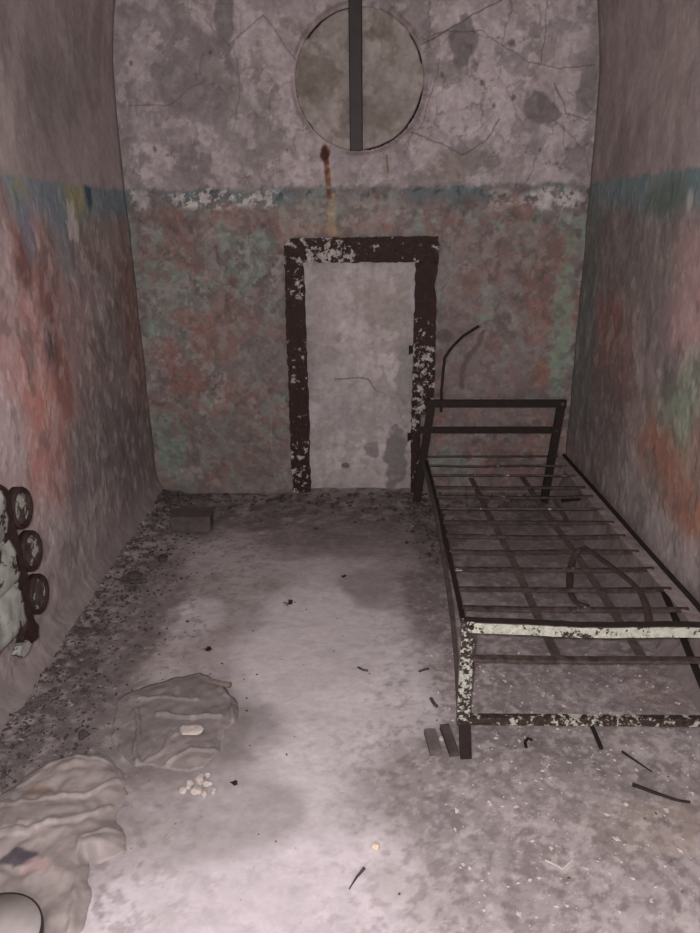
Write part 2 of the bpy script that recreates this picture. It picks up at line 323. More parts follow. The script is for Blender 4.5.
# side walls: straight then leaning into the vault
def prof_in(z): # how far the wall has leaned inward at height z
    t = np.clip((z-2.0)/1.83, 0, 0.999); return 1.2*(1-np.sqrt(1-t*t))
def left_uv(px, py): p = onleft(px, py); return p[1], p[2]
def right_uv(px, py): p = onright(px, py); return p[1], p[2]
def side_col(y, z, uv, side):
    med = fbm(y, z, 8, 5, 101+side); big = fbm(y, z, 1.8, 4, 102+side); fin = fbm(y, z, 35, 4, 103+side)
    p = Paint(y.shape, (146, 135, 132) if side == 0 else (138, 127, 124)); p.mul(.82+.36*big)
    p.mix(.4*ss(.45, .66, fbm(y, z*.8, 4, 5, 104+side)), (118, 108, 104))
    p.mix(.4*ss(.55, .66, fbm(y, z*.5, 9, 4, 114+side)), (164, 152, 150))
    edge = 1.69+.025*(fbm(y, z, 9, 3, 105+side)-.5)
    low = 1-ss(-.01, .01, z-edge)
    q = Paint(y.shape, (124, 112, 110) if side == 0 else (124, 111, 106)); q.mul(.76+.48*med)
    q.mix(.4*ss(.44, .64, fbm(y, z*.8, 4, 5, 106+side)), (108, 99, 96))
    q.mix(.4*ss(.48, .66, fbm(y, z*.8, 8, 5, 107+side)), (150, 138, 136))
    def qt(px, py, ry, rz, c, s, k=1.0, ang=0, amp=.6, f=5, soft=.5):
        cy, cz = uv(px, py); q.mix(k*blob(y, z, cy, cz, ry, rz, soft, amp, f, s, ang), c)
    if side == 0:
        L = [(20, 330, .42, .5, (166, 118, 112), 110, .9), (38, 440, .3, .3, (176, 116, 106), 111, .9), (5, 440, .16, .22, (158, 142, 142), 112, .9), (75, 350, .25, .4, (138, 112, 108), 113, .7),
             (48, 300, .1, .14, (112, 74, 68), 114, .8), (22, 258, .08, .1, (116, 72, 66), 115, .8), (62, 380, .07, .22, (128, 80, 72), 116, .7), (130, 290, .35, .3, (118, 104, 98), 117, .8), (132, 330, .14, .45, (128, 84, 76), 127, .45),
             (5, 320, .12, .25, (168, 134, 132), 118, .8), (50, 345, .07, .1, (92, 74, 72), 119, .8), (88, 445, .35, .22, (110, 102, 100), 120, .7), (120, 450, .4, .25, (104, 96, 94), 121, .7),
             (40, 560, .3, .25, (156, 142, 140), 122, .7), (95, 520, .3, .12, (142, 130, 128), 123, .6), (60, 470, .1, .1, (146, 100, 94), 124, .6), (3, 255, .07, .2, (150, 136, 134), 125, .7), (105, 240, .3, .12, (134, 118, 104), 126, .5)]
    else:
        L = [(675, 480, .32, .22, (140, 92, 74), 210, .85), (655, 460, .2, .12, (138, 94, 78), 211, .8), (688, 400, .1, .2, (118, 134, 108), 212, .7), (672, 410, .15, .1, (116, 130, 108), 213, .7),
             (612, 350, .28, .3, (126, 82, 74), 214, .8), (690, 300, .16, .22, (162, 124, 122), 215, .85), (650, 330, .25, .3, (122, 108, 106), 216, .6), (600, 420, .35, .35, (98, 90, 88), 217, .75),
             (640, 500, .35, .15, (128, 122, 120), 218, .7), (625, 250, .5, .22, (104, 98, 92), 219, .6), (585, 330, .2, .5, (92, 100, 96), 220, .8), (680, 560, .25, .1, (150, 138, 138), 221, .6), (668, 380, .06, .1, (80, 82, 76), 222, .6),
             (690, 235, .1, .1, (140, 120, 116), 223, .6), (697, 500, .06, .12, (150, 100, 78), 224, .8)]
    for a in L: qt(*a)
    q.mix(.35*ss(.54, .66, fbm(y, z*.8, 18, 4, 108+side)), (172, 162, 158) if side == 0 else (150, 144, 136))
    q.mix(.35*ss(.56, .68, fbm(y, z*.8, 13, 4, 109+side)), (88, 79, 77))
    q.mix(np.clip((1-ss(.06, .2, edge-z+.12*(med-.5)))*(.62+.6*(fbm(y, z, 8, 3, 130+side)-.3)), 0, 1), (98, 120, 130) if side == 0 else (92, 118, 120))
    if side == 0:
        qt(75, 200, .16, .09, (140, 134, 92), 131, .75); qt(20, 190, .06, .05, (136, 134, 96), 132, .7); qt(62, 225, .12, .2, (108, 116, 124), 133, .6); qt(25, 225, .05, .12, (100, 110, 124), 134, .6)
        qt(72, 225, .06, .09, (190, 182, 178), 135, .5, 0, .9, 22, .1); qt(88, 192, .04, .06, (52, 78, 88), 136, .9); qt(0, 195, .07, .1, (140, 112, 106), 137, .8)
    else:
        qt(690, 200, .03, .04, (180, 178, 170), 138, .6); qt(665, 195, .16, .07, (82, 96, 84), 139, .7); qt(690, 255, .12, .14, (150, 120, 116), 140, .5)
    q.desat(.25); q.c = q.c*1.06
    p.c = p.c*(1-low[..., None])+q.c*low[..., None]
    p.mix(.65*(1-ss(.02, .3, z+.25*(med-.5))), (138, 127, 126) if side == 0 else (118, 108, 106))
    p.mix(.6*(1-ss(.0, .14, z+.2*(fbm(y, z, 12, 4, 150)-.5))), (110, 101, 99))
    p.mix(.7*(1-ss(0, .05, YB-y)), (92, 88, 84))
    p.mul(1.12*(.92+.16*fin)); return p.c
def make_side(side):
    sg = -1 if side == 0 else 1
    def pos(y, z):
        med = fbm(y, z, 6, 5, 160+side); fin = fbm(y, z, 30, 4, 161+side)
        x0 = XL(y) if side == 0 else XR(y)
        off = prof_in(z)+.010*(med-.5)+.0015*(fin-.5)+.002*ss(.56, .6, fbm(y, z*.6, 18, 4, 108+side))*(z < 1.69)
        off = off+.06*(1-ss(-.02, .14, z))**2*(0.6+.8*fbm(y, z, 3, 3, 162+side))
        return np.stack([x0-sg*off, y, z], -1)
    ys = np.concatenate([np.arange(Y0, 1.2, .06), np.arange(1.2, YB+.03, .0065)])
    z_ = np.concatenate([np.arange(-.03, 2.5, .0065), np.arange(2.53, 3.03, .05)])
    uv = left_uv if side == 0 else right_uv
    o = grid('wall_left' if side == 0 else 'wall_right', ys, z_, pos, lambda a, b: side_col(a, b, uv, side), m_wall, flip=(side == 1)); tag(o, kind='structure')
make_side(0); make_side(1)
def ceil_pos(a, y):
    z = 2.0+1.83*np.sin(a); xi = 1.2*(1-np.cos(a)); # a from springing angle on left to right
    xl = XL(y)+1.2*(1-np.cos(np.minimum(a, np.pi-a))); xr = XR(y)-1.2*(1-np.cos(np.minimum(a, np.pi-a)))
    return np.stack([np.where(a < np.pi/2, xl, xr), y, z], -1)
tag(grid('ceiling', np.linspace(.56, np.pi-.56, 60), np.linspace(Y0, YB+.05, 60), ceil_pos, lambda a, y: np.zeros(a.shape+(3,))+np.array([140, 130, 128])*(.8+.4*fbm(a, y, 4, 4, 9))[..., None], m_wall), kind='structure')
tag(grid('wall_front', np.linspace(-1.3, 1.2, 40), np.linspace(-.03, 4, 50), lambda x, z: np.stack([x, Y0+0*x, z], -1), lambda x, z: np.zeros(x.shape+(3,))+np.array([140, 128, 126])*(.8+.4*fbm(x, z, 4, 4, 8))[..., None], m_wall, flip=True), kind='structure')

# ------------------------------------------------------------------ floor
def Fp(px, py): p = onz(px, py, 0); return p[0], p[1]
def floor_h(x, y):
    h = .012*(fbm(x, y, 3, 4, 301)-.5)+.004*(fbm(x, y, 16, 4, 302)-.5)+.001*(fbm(x, y, 60, 3, 303)-.5)
    dl = x-XL(y); h = h+.022*(1-ss(0, .28, dl+.15*(fbm(x, y, 6, 3, 304)-.5)))**1.5*(.5+fbm(x, y, 22, 4, 305))
    h = h+.012*(1-ss(0, .3, YB-y+.2*(fbm(x, y, 5, 3, 306)-.5)))**1.5*(.3+1.2*fbm(x, y, 14, 4, 307))
    return h
def fh(x, y): return float(floor_h(np.array([[float(x)]]), np.array([[float(y)]]))[0, 0])
def floor_col(x, y):
    big = fbm(x, y, 2, 5, 311); med = fbm(x, y, 7, 5, 312); fin = fbm(x, y, 40, 4, 313); mm = fbm(x, y, 18, 5, 314)
    p = Paint(x.shape, (160, 150, 149)); p.mul(.86+.28*big)
    p.mix(.4*ss(.38, .68, fbm(x, y, 5, 6, 361, .6)), (138, 128, 126))
    def ft(px, py, rx, ry, c, s, k=1.0, ang=0, amp=.45, f=5, soft=.3):
        cx, cy = Fp(px, py); p.mix(k*blob(x, y, cx, cy, rx, ry, soft, amp, f, s, ang), c)
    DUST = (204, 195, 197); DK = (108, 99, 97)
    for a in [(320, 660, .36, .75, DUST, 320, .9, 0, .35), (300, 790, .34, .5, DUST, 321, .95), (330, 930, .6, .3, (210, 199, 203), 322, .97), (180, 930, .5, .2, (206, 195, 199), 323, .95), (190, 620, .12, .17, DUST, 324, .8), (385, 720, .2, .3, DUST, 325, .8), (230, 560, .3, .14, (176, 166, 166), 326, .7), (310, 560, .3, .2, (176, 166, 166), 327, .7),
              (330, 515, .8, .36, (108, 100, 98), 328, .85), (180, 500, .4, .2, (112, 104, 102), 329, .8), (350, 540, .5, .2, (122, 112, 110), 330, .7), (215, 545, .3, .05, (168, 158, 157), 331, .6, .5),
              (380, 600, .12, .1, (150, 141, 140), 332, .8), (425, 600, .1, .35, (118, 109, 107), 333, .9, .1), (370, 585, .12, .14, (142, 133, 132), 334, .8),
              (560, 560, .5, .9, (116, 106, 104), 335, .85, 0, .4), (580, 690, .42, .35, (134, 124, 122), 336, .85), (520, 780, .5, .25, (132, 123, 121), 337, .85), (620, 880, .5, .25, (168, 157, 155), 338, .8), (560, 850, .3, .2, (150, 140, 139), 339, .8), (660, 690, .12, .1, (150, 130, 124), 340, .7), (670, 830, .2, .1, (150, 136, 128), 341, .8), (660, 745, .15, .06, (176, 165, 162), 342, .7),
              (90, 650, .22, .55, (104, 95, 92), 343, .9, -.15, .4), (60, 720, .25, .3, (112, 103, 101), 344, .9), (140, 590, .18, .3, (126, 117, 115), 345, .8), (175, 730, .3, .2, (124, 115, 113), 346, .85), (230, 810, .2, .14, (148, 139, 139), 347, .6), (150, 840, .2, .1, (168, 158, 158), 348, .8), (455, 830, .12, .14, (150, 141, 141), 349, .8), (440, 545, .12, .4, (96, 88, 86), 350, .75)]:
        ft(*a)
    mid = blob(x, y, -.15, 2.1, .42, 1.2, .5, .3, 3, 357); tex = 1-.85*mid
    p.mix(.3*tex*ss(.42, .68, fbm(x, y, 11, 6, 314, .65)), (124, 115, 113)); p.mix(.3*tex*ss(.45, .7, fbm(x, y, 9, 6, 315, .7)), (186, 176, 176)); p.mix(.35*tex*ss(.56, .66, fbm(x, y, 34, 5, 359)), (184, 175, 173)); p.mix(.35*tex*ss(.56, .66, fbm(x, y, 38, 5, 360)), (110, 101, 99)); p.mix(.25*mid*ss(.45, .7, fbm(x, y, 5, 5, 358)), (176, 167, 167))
    # scuffed plaster crumbs on the right side
    cx, cy = Fp(600, 780); reg = blob(x, y, cx, cy, .7, 1.2, .4, .3, 3, 351)
    p.mix(reg*.55*ss(.53, .64, fbm(x, y, 42, 6, 352, .65)), (188, 178, 176)); p.mix(reg*.35*ss(.53, .66, fbm(x, y, 42, 4, 353)), (98, 89, 87))
    p.mix(reg*.5*line(x, y, [Fp(545, 860), Fp(560, 868), Fp(575, 852)], .006, .03, 3), (200, 190, 188))
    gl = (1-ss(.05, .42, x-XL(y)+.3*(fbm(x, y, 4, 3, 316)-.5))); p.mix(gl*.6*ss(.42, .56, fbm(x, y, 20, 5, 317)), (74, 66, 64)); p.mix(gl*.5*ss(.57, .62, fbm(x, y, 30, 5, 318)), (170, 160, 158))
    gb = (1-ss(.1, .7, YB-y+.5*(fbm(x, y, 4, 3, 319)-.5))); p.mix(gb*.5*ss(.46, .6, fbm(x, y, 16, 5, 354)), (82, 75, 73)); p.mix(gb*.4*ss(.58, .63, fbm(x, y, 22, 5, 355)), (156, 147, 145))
    
    p.mul(.95+.1*fin); return p.c
xs = np.arange(-1.33, 1.16, .006); ys = np.concatenate([np.arange(Y0, 1.05, .05), np.arange(1.05, 4.06, .0055)])
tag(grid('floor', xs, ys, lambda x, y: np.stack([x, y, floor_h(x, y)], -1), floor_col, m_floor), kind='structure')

# ------------------------------------------------------------------ walled-up door
def door_col(x, z):
    p = Paint(x.shape, (178, 168, 167)); p.mul(.84+.32*fbm(x, z, 4, 5, 401))
    p.mix(.5*ss(.52, .58, fbm(x, z, 8, 6, 402)), (150, 141, 136)); p.mix(.4*ss(.5, .7, fbm(x*3, z*.7, 6, 5, 415)), (148, 139, 133)); p.mix(.4*(1-ss(0, .25, z+.2*(fbm(x, z, 9, 4, 416)-.5))), (146, 137, 134))
    def pt(px, py, rx, rz, c, s, k=1.0): cx, cz = B(px, py); p.mix(k*blob(x, z, cx, cz, rx, rz, .2, .9, 12, s), c)
    for a in [(396, 462, .06, .15, (120, 113, 112), 403, .9), (372, 452, .04, .04, (134, 126, 124), 404, .9), (405, 380, .05, .2, (140, 136, 132), 405, .8), (380, 305, .14, .12, (148, 139, 132), 406, .6), (342, 332, .04, .05, (196, 186, 184), 407, .7), (338, 340, .03, .03, (150, 140, 132), 412, .7),
              (335, 415, .09, .12, (160, 151, 150), 408, .7), (360, 480, .2, .04, (172, 162, 158), 409, .6), (318, 300, .06, .25, (160, 150, 146), 410, .5), (345, 467, .02, .014, (96, 88, 86), 411, .8), (405, 310, .05, .2, (150, 142, 136), 413, .6)]: pt(*a)
    p.mix(.8*line(x, z, [B(335, 381), B(352, 379), B(368, 381), B(376, 392)], .004, .01, 7), (92, 84, 82))
    p.mix(.5*line(x, z, [B(376, 392), B(395, 400), B(400, 420)], .003, .01, 8), (112, 104, 102))
    p.mul(.88+.24*fbm(x, z, 40, 4, 414)); return p.c
o = grid('door_1', np.arange(DX0-.02, DX1+.021, .005), np.arange(-.03, DZ1+.021, .005),
         lambda x, z: np.stack([x, YB+.035+.012*(fbm(x, z, 5, 4, 420)-.5)+.003*(fbm(x, z, 30, 3, 421)-.5)+.1*((x < DX0-.014) | (x > DX1+.014) | (z > DZ1+.014)), z], -1), door_col, m_wall)
tag(o, kind='structure'); door = o
# frame bars: ragged edged boxes on the wall face
def ragged_bar(name, outline, y0, y1, mat, parent, seed, amp=.004):
    rnd = random.Random(seed); pts = []
    n = len(outline)
    for i in range(n):
        a = Vector(outline[i]); b = Vector(outline[(i+1) % n]); k = max(1, int((b-a).length/.02))
        for j in range(k):
            q = a.lerp(b, j/k); 
            if j: q = q+Vector((rnd.uniform(-amp, amp), rnd.uniform(-amp, amp)))
            pts.append(q)
    bm = bmesh.new(); f = bm.faces.new([bm.verts.new((q.x, y0, q.y)) for q in pts])
    r = bmesh.ops.extrude_face_region(bm, geom=[f]); vs = [v for v in r['geom'] if isinstance(v, bmesh.types.BMVert)]
    bmesh.ops.translate(bm, vec=(0, y1-y0, 0), verts=vs); bmesh.ops.triangulate(bm, faces=bm.faces[:]); bmesh.ops.recalc_face_normals(bm, faces=bm.faces[:])
    return link(name, bm, mat, parent)
Bq = lambda L: [B(*a) for a in L]
fr0 = ragged_bar('door_frame', Bq([(284.5, 246), (292, 238), (360, 237), (438, 236), (438, 262), (304, 262), (299, 266), (285, 266)]), YB-.035, YB+.04, m_frametop, door, 1)
fr1 = ragged_bar('frame_post', Bq([(285, 266), (303, 266), (305, 300), (306, 350), (309, 420), (310, 470), (311, 497), (294, 497), (291, 440), (289, 380), (287, 330), (286, 300)]), YB-.035, YB+.04, m_frame, fr0, 2)
fr2 = ragged_bar('frame_post', Bq([(416, 262), (438, 262), (434, 285), (436, 300), (435, 340), (434, 380), (433, 405), (430, 412), (420, 413), (420, 440), (422, 470), (424, 502), (411, 502), (411, 440), (412, 400), (413, 350), (415, 300)]), YB-.035, YB+.04, m_frame, fr0, 3)
for px, py in ((411.5, 350), (410, 437)):
    x, z = B(px, py); bm = bmesh.new(); add_box(bm, (x, YB+.01, z), (.012, .02, .04), None, .002); bmesh.ops.create_cone(bm, cap_ends=True, segments=10, radius1=.005, radius2=.005, depth=.05, matrix=Matrix.Translation((x-.01, YB-.002, z)))
    link('door_hinge', bm, m_rust, door)

# ------------------------------------------------------------------ round plastered opening with its iron bar
def disc_col(r, a):
    x = CXc+r*np.cos(a); z = CZc+r*np.sin(a); p = Paint(x.shape, (150, 141, 135)); p.mul(.84+.32*fbm(x, z, 6, 5, 501))
    p.mix(.7*ss(.5, .6, fbm(x, z, 7, 5, 502)), (128, 118, 109)); p.mix(.5*ss(.52, .62, fbm(x, z, 15, 5, 503)), (168, 159, 153)); p.mix(.5*ss(.52, .66, fbm(x, z, 9, 4, 504)), (108, 98, 89))
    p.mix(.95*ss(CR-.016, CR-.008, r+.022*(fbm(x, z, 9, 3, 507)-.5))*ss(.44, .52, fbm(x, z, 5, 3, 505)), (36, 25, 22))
    p.mul(.88+.24*fbm(x, z, 40, 4, 506)); return p.c
def disc_pos(r, a):
    x = CXc+r*np.cos(a); z = CZc+r*np.sin(a); return np.stack([x, YB+.010+.012*(fbm(x, z, 6, 4, 510)-.5)+.006*(fbm(x, z, 25, 3, 511)-.5)+.05*ss(CR-.008, CR+.008, r), z], -1)
win = grid('window_1', np.concatenate([np.arange(0.001, CR, .005), [CR+.002, CR+.006]]), np.linspace(0, 2*np.pi, 361), disc_pos, disc_col, m_wall, flip=False); tag(win, kind='structure')
(x0, z0), (x1, z1) = B(349.5, 151), B(349.5, 151)
xa, za = B(356.5, 151); xb = B(355.5, 0)[0]
# U-shaped steel bar running up the wall in front of the opening
bar_obj('iron_bar', [(xa, YB-.03, za), (xb, YB-.03, 2.75)], [(-.032, -.02), (.032, -.02), (.032, .022), (.028, .026), (-.028, .026), (-.032, .022)], plain('brown_iron', (46, 35, 32), (30, 22, 20), 20, .6, .5, .3), win, up=(0, -1, 0), step=.1)

# ------------------------------------------------------------------ iron bed
bed = empty('iron_bed', (0.65, 2.75, 0)); tag(bed, 'rusty iron bed frame without mattress, bare wire slats, along the right wall', 'bed')
YH = 3.76; YF = 1.76
V = lambda a: Vector(tuple(float(t) for t in a))
HLt = V(ony(432, 403.5, YH)); HRt = V(ony(562, 403.5, YH)); H2l = V(ony(421, 430, YH)); H2r = V(ony(556, 430, YH))
HLb = V(ony(414, 505, YH)); HLb.z = .012; HRb = V(ony(546, 490, YH)); d = (HRb-HRt); HRb = HRt+d*((HRt.z-.012)/(HRt.z-HRb.z))
HLb = HLt+(HRb-HRt); HLb.x -= .02
aprof = [(-.018, -.018), (.018, -.018), (.018, -.012), (-.012, -.012), (-.012, .018), (-.018, .018)]
head = bar_obj('headboard', [HLt-Vector((.03, 0, 0)), HRt+Vector((.022, 0, 0))], rect(.02, .040), m_rust, bed)
bar_obj('rail', [H2l-Vector((.02, 0, 0)), H2r], rect(.012, .036), m_rust, head)
for t_, b_ in ((HLt, HLb), (HRt, HRb)):
    bar_obj('leg', [t_+Vector((0, .004, .015)), b_], rect(.042, .022), m_rust, head, up=(0, 1, 0))
def bolt(p, r, parent, mat=m_strap, name='bolt'):
    bm = bmesh.new(); bmesh.ops.create_cone(bm, cap_ends=True, segments=12, radius1=r, radius2=r*.7, depth=.008, matrix=Matrix.Translation(p)@Matrix.Rotation(math.pi/2, 4, 'X')); link(name, bm, mat, parent)
bolt(HRt+Vector((.0, -.014, 0)), .011, head); bolt(H2r+Vector((.0, -.014, 0)), .008, head)
# foot frame
FLt = V(ony(468, 625, YF)); FLb = V(ony(463, 719, YF)); FRt = V(ony(700, 631.5, YF-.01)); FRb = V(ony(700, 721, YF))
dt = (FRt-FLt)/(FRt.x-FLt.x); FRt = FLt+dt*(1.03-FLt.x); db = (FRb-FLb)/(FRb.x-FLb.x); FRb = FLb+db*(1.03-FLb.x)
foot = bar_obj('footboard', smooth_path([FLt-Vector((.012, 0, 0)), FLt.lerp(FRt, .25)+Vector((0, 0, -.004)), FLt.lerp(FRt, .45)+Vector((0, 0, -.006)), FLt.lerp(FRt, .8)+Vector((0, 0, .004)), FRt]), [(-.012, -.017), (.012, -.017), (.012, .014), (-.012, .014)], m_foot, bed, step=.02, jit=.0008)
bar_obj('top_edge', smooth_path([FLt+Vector((-.012, .004, .015)), FLt.lerp(FRt, .25)+Vector((0, .004, .011)), FLt.lerp(FRt, .45)+Vector((0, .004, .009)), FLt.lerp(FRt, .8)+Vector((0, .004, .019)), FRt+Vector((0, .004, .015))]), rect(.026, .005), m_rust, foot, step=.02, jit=.001)
foot['label'] = 'low foot frame with flaking white paint'
bar_obj('rail', [FLb, FRb], rect(.02, .026), m_footlow, foot)
for a, b in ((FLt, FLb), (FRt, FRb)):
    bar_obj('leg', [a+Vector((0, -.002, .016)), b+Vector((0, 0, -.015))], rect(.038, .02), m_footpost, foot, up=(0, 1, 0))
    e = b.copy(); e.z = .004; e.x += .012; e.y -= .01
    bar_obj('leg_end', [b+Vector((.004, .004, .0)), e], rect(.034, .022), m_rust, foot, up=(0, 1, 0))
bolt(FLt+Vector((.008, -.014, .0)), .009, foot, m_rust)
# side rails (angle iron). left sags to the foot, right runs level by the wall
HLs = V(ony(423, 462, YH)); HLs.z = .285; HRs = Vector((1.03, YH, .285))
outer = smooth_path([V(ony(423, 462, YH)), V(onz(436, 514, .265)), V(onz(447, 580, .205)), V(onz(454.5, 640, .165)), FLb+Vector((-.01, .01, .01))], 10)
bar_obj('side_rail', outer, rect(.014, .02), m_strap, bed, step=.04)
inner_end = V(ony(467, 652, YF+.01))
lp = smooth_path([V(ony(425, 460, YH)), V(onz(438, 514, .27)), V(onz(449.5, 565, .26)), V(onz(458.5, 607, .255)), inner_end], 10)
bar_obj('side_rail', lp, ell(.016, .016, .005, -1), m_rust, bed, step=.04)
def onplane_right(px, py): return V(onx(px, py, 1.062))
RR = [onplane_right(563, 456), onplane_right(600, 498), onplane_right(640, 544), onplane_right(670, 578), onplane_right(700, 612)]
end = RR[-1]+(RR[-1]-RR[-2]).normalized()*((RR[-1].y-YF)); end.y = YF+.01; end.x = 1.045; RR.append(end)
rp = smooth_path(RR, 10)
bar_obj('side_rail', rp, ell(.055, .03, .005, 1), m_dusty, bed, step=.04)
bar_obj('side_rail_edge', [q+Vector((.004, 0, .006)) for q in rp], circ(.009, 8), m_rust, bed, step=.04)
def at_y(path, y):
    best = min(range(len(path)-1), key=lambda i: abs((path[i].y+path[i+1].y)/2-y)); a, b = path[best], path[best+1]
    t = (y-a.y)/(b.y-a.y); return a.lerp(b, t)
# slats: left end height from left rail, row of the picture gives the depth
rows = [455.5, 465.5, 475.5, 487, 496, 508.6, 521.5, 535, 550.6, 568, 588, 607, 658]
slats = []
def depth_for(px, py, path, dz):
    y = 3.0
    for _ in range(30):
        h = at_y(path, y).z+dz; q = onz(px, py, h); y = .5*y+.5*min(max(q[1], 1.7), 3.9)
    return y
lxs = [423, 425, 427, 430, 432, 435, 439, 443, 448, 454, 460, 465, 478]
rxs = [556, 562, 568, 575, 585, 598, 608, 620, 634, 650, 668, 684, 715]
for i, r in enumerate(rows):
    yl = depth_for(lxs[i], r, lp, .006)
    yr = depth_for(rxs[i], r+(.5 if i < 11 else 2.0), rp, .004)
    a = at_y(lp, yl)+Vector((.012, 0, .006)); b = at_y(rp, yr)+Vector((-.03, 0, .004)); 
    if i < 2: b.y = min(b.y, YH+.04); a.y = min(a.y, YH+.04)
    rn = random.Random(i); pts = [a, a.lerp(b, .3)+Vector((0, 0, rn.uniform(-.006, .002))), a.lerp(b, .65)+Vector((0, 0, rn.uniform(-.008, .002))), b]
    sm = smooth_path(pts, 8)
    w = .007 if i < 12 else .012
    prof = ell(-.014, .011, .003, 1) if i >= 6 else circ(.0062, 6)
    if i == 12: prof = [(-.012, .004), (.012, .004), (.012, -.004), (-.012, -.004)]
    if i in (3, 4): prof = rect(.014, .010)
    slats.append(sm); bm = bmesh.new(); sweep(bm, densify(sm, .03, .0007, i), prof); bmesh.ops.recalc_face_normals(bm, faces=bm.faces[:]); link('slat', bm, m_slat, bed)
# flat straps running the length, under the slats
def slat_z(x, y):
    best = 0; P = [(s[0].lerp(s[-1], max(0, min(1, (x-s[0].x)/(s[-1].x-s[0].x))))) for s in slats]
    P.sort(key=lambda q: q.y)
    if y <= P[0].y: return P[0].z
    for a, b in zip(P[:-1], P[1:]):
        if a.y <= y <= b.y: return a.z+(b.z-a.z)*(y-a.y)/(b.y-a.y+1e-9)
    return P[-1].z
def on_slats(px, py, dz=-.012):
    h = .25
    for _ in range(25): q = onz(px, py, h); h = .5*h+.5*(slat_z(q[0], q[1])+dz)
    return V(q)
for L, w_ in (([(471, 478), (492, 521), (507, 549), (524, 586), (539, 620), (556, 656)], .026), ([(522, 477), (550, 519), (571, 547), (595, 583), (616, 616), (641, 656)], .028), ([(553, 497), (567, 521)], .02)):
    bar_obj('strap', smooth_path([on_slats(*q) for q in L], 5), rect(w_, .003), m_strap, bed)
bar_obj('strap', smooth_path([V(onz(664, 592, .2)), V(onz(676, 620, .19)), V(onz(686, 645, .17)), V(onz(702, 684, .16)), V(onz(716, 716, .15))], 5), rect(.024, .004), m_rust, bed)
bar_obj('bent_strap', smooth_path([on_slats(588, 606, -.03), on_slats(576, 602, -.03), on_slats(570, 590, -.03), on_slats(570, 570, -.03), on_slats(576, 553, .0), on_slats(585, 548, .025), on_slats(600, 558, .03), on_slats(616, 570, .03), on_slats(632, 583, .025), on_slats(642, 596, .015), on_slats(647, 610, -.0), on_slats(649, 626, -.02)], 6), [(a*1.0, b*.5) for a, b in circ(.012, 8)], plain('brown_strap', (72, 58, 53), (48, 38, 34), 30, .7, .3, .4), bed, step=.02)
bar_obj('dark_plate', [V(ony(561, 500, 3.62)), V(ony(588, 496.5, 3.55))], rect(.03, .006), m_rust, bed, up=(0, 1, 0))  # thin dark plate beside the right head leg
# bent wire hooked on the headboard
wp = [ony(441, 412, YH+.02), ony(441.5, 390, YH+.03), ony(443, 372, YH+.04), ony(444.5, 358, YH+.05), ony(452, 347, YH+.07), ony(463, 336, YH+.1), ony(474, 329, YH+.12), ony(479, 326, YH+.13)]
bar_obj('bent_wire', densify([V(q) for q in wp], .03, .001, 4), circ(.0075, 7), m_rust, bed, up=(0, 1, 0))

# ------------------------------------------------------------------ corroded wall radiator, left
rad = empty('wall_radiator', (-1.17, 1.75, 0)); tag(rad, 'corroded iron wall radiator with round rib ends and flaking white paint on the left wall', 'radiator')
XRAD = -1.10
def on_rad(px, py, x=XRAD): return V(onx(px, py, x))
m_radwhite = flaked('radiator_flaking_white', (70, 52, 46), (40, 29, 26), (156, 155, 147), 0.57, 10, 4, .35)
m_radrust = flaked('radiator_rust', (60, 40, 35), (36, 24, 22), (170, 160, 150), 0.98, 20, 4, .4)
tp = on_rad(8, 487); bt = on_rad(37, 640)
yf_ = (tp.y+bt.y)/2
def ribs_body():
    bm = bmesh.new(); zc = [.71, .555, .40]
    prof = []
    n = 14
    # outline in (x,z): front scalloped over three tubes, flat back
    for c in zc:
        for k in range(n+1):
            a = math.pi/2-math.pi*k/n
            prof.append((-1.165+.040+.018*math.cos(a), c+.0775*math.sin(a)))
    prof += [(-1.20, zc[-1]-.0775), (-1.20, zc[0]+.0775)]
    ys_ = np.arange(1.25, 1.975, .012); rings = []
    for y in ys_:
        ring = []
        for x, z in prof:
            k = float(fbm(np.array([[y*1.0+x]]), np.array([[z]]), 14, 4, 601)[0, 0])-.5
            ring.append(bm.verts.new((x+(.03*k if x > -1.19 else 0), y, z+.01*k)))
        rings.append(ring)
    m = len(prof)
    for a, b in zip(rings[:-1], rings[1:]):
        for i in range(m): bm.faces.new((a[i], a[(i+1) % m], b[(i+1) % m], b[i]))
    bm.faces.new(rings[0]); bm.faces.new(rings[-1][::-1]); bmesh.ops.recalc_face_normals(bm, faces=bm.faces[:]); return bm
link('radiator_body', ribs_body(), m_radwhite, rad, True)
# dark end bar, ragged
def yz_bar(name, outline, x0, x1, mat, parent, seed, amp=.003):
    rnd = random.Random(seed); pts = []; n = len(outline)
    for i in range(n):
        a = Vector(outline[i]); b = Vector(outline[(i+1) % n]); k = max(1, int((b-a).length/.015))
        for j in range(k):
            q = a.lerp(b, j/k)
            if j: q = q+Vector((rnd.uniform(-amp, amp), rnd.uniform(-amp, amp)))
            pts.append(q)
    bm = bmesh.new(); f = bm.faces.new([bm.verts.new((x0, q.x, q.y)) for q in pts])
    r = bmesh.ops.extrude_face_region(bm, geom=[f]); vs = [v for v in r['geom'] if isinstance(v, bmesh.types.BMVert)]
    bmesh.ops.translate(bm, vec=(x1-x0, 0, 0), verts=vs); bmesh.ops.triangulate(bm, faces=bm.faces[:]); bmesh.ops.recalc_face_normals(bm, faces=bm.faces[:])
    return link(name, bm, mat, parent)
R_ = lambda L: [tuple(float(v) for v in on_rad(*a, x=-1.12)[1:]) for a in L]
eb = yz_bar('end_bar', R_([(0, 484), (8, 490), (12, 505), (15, 525), (20, 540), (24, 560), (29, 580), (30, 602), (34, 618), (39, 626), (39, 637), (29, 646), (22, 648), (26, 630), (27, 615), (20, 600), (15, 582), (17, 575), (11, 560), (5, 545), (5, 535), (0, 520)]), -1.145, -1.12, m_radrust, rad, 5)
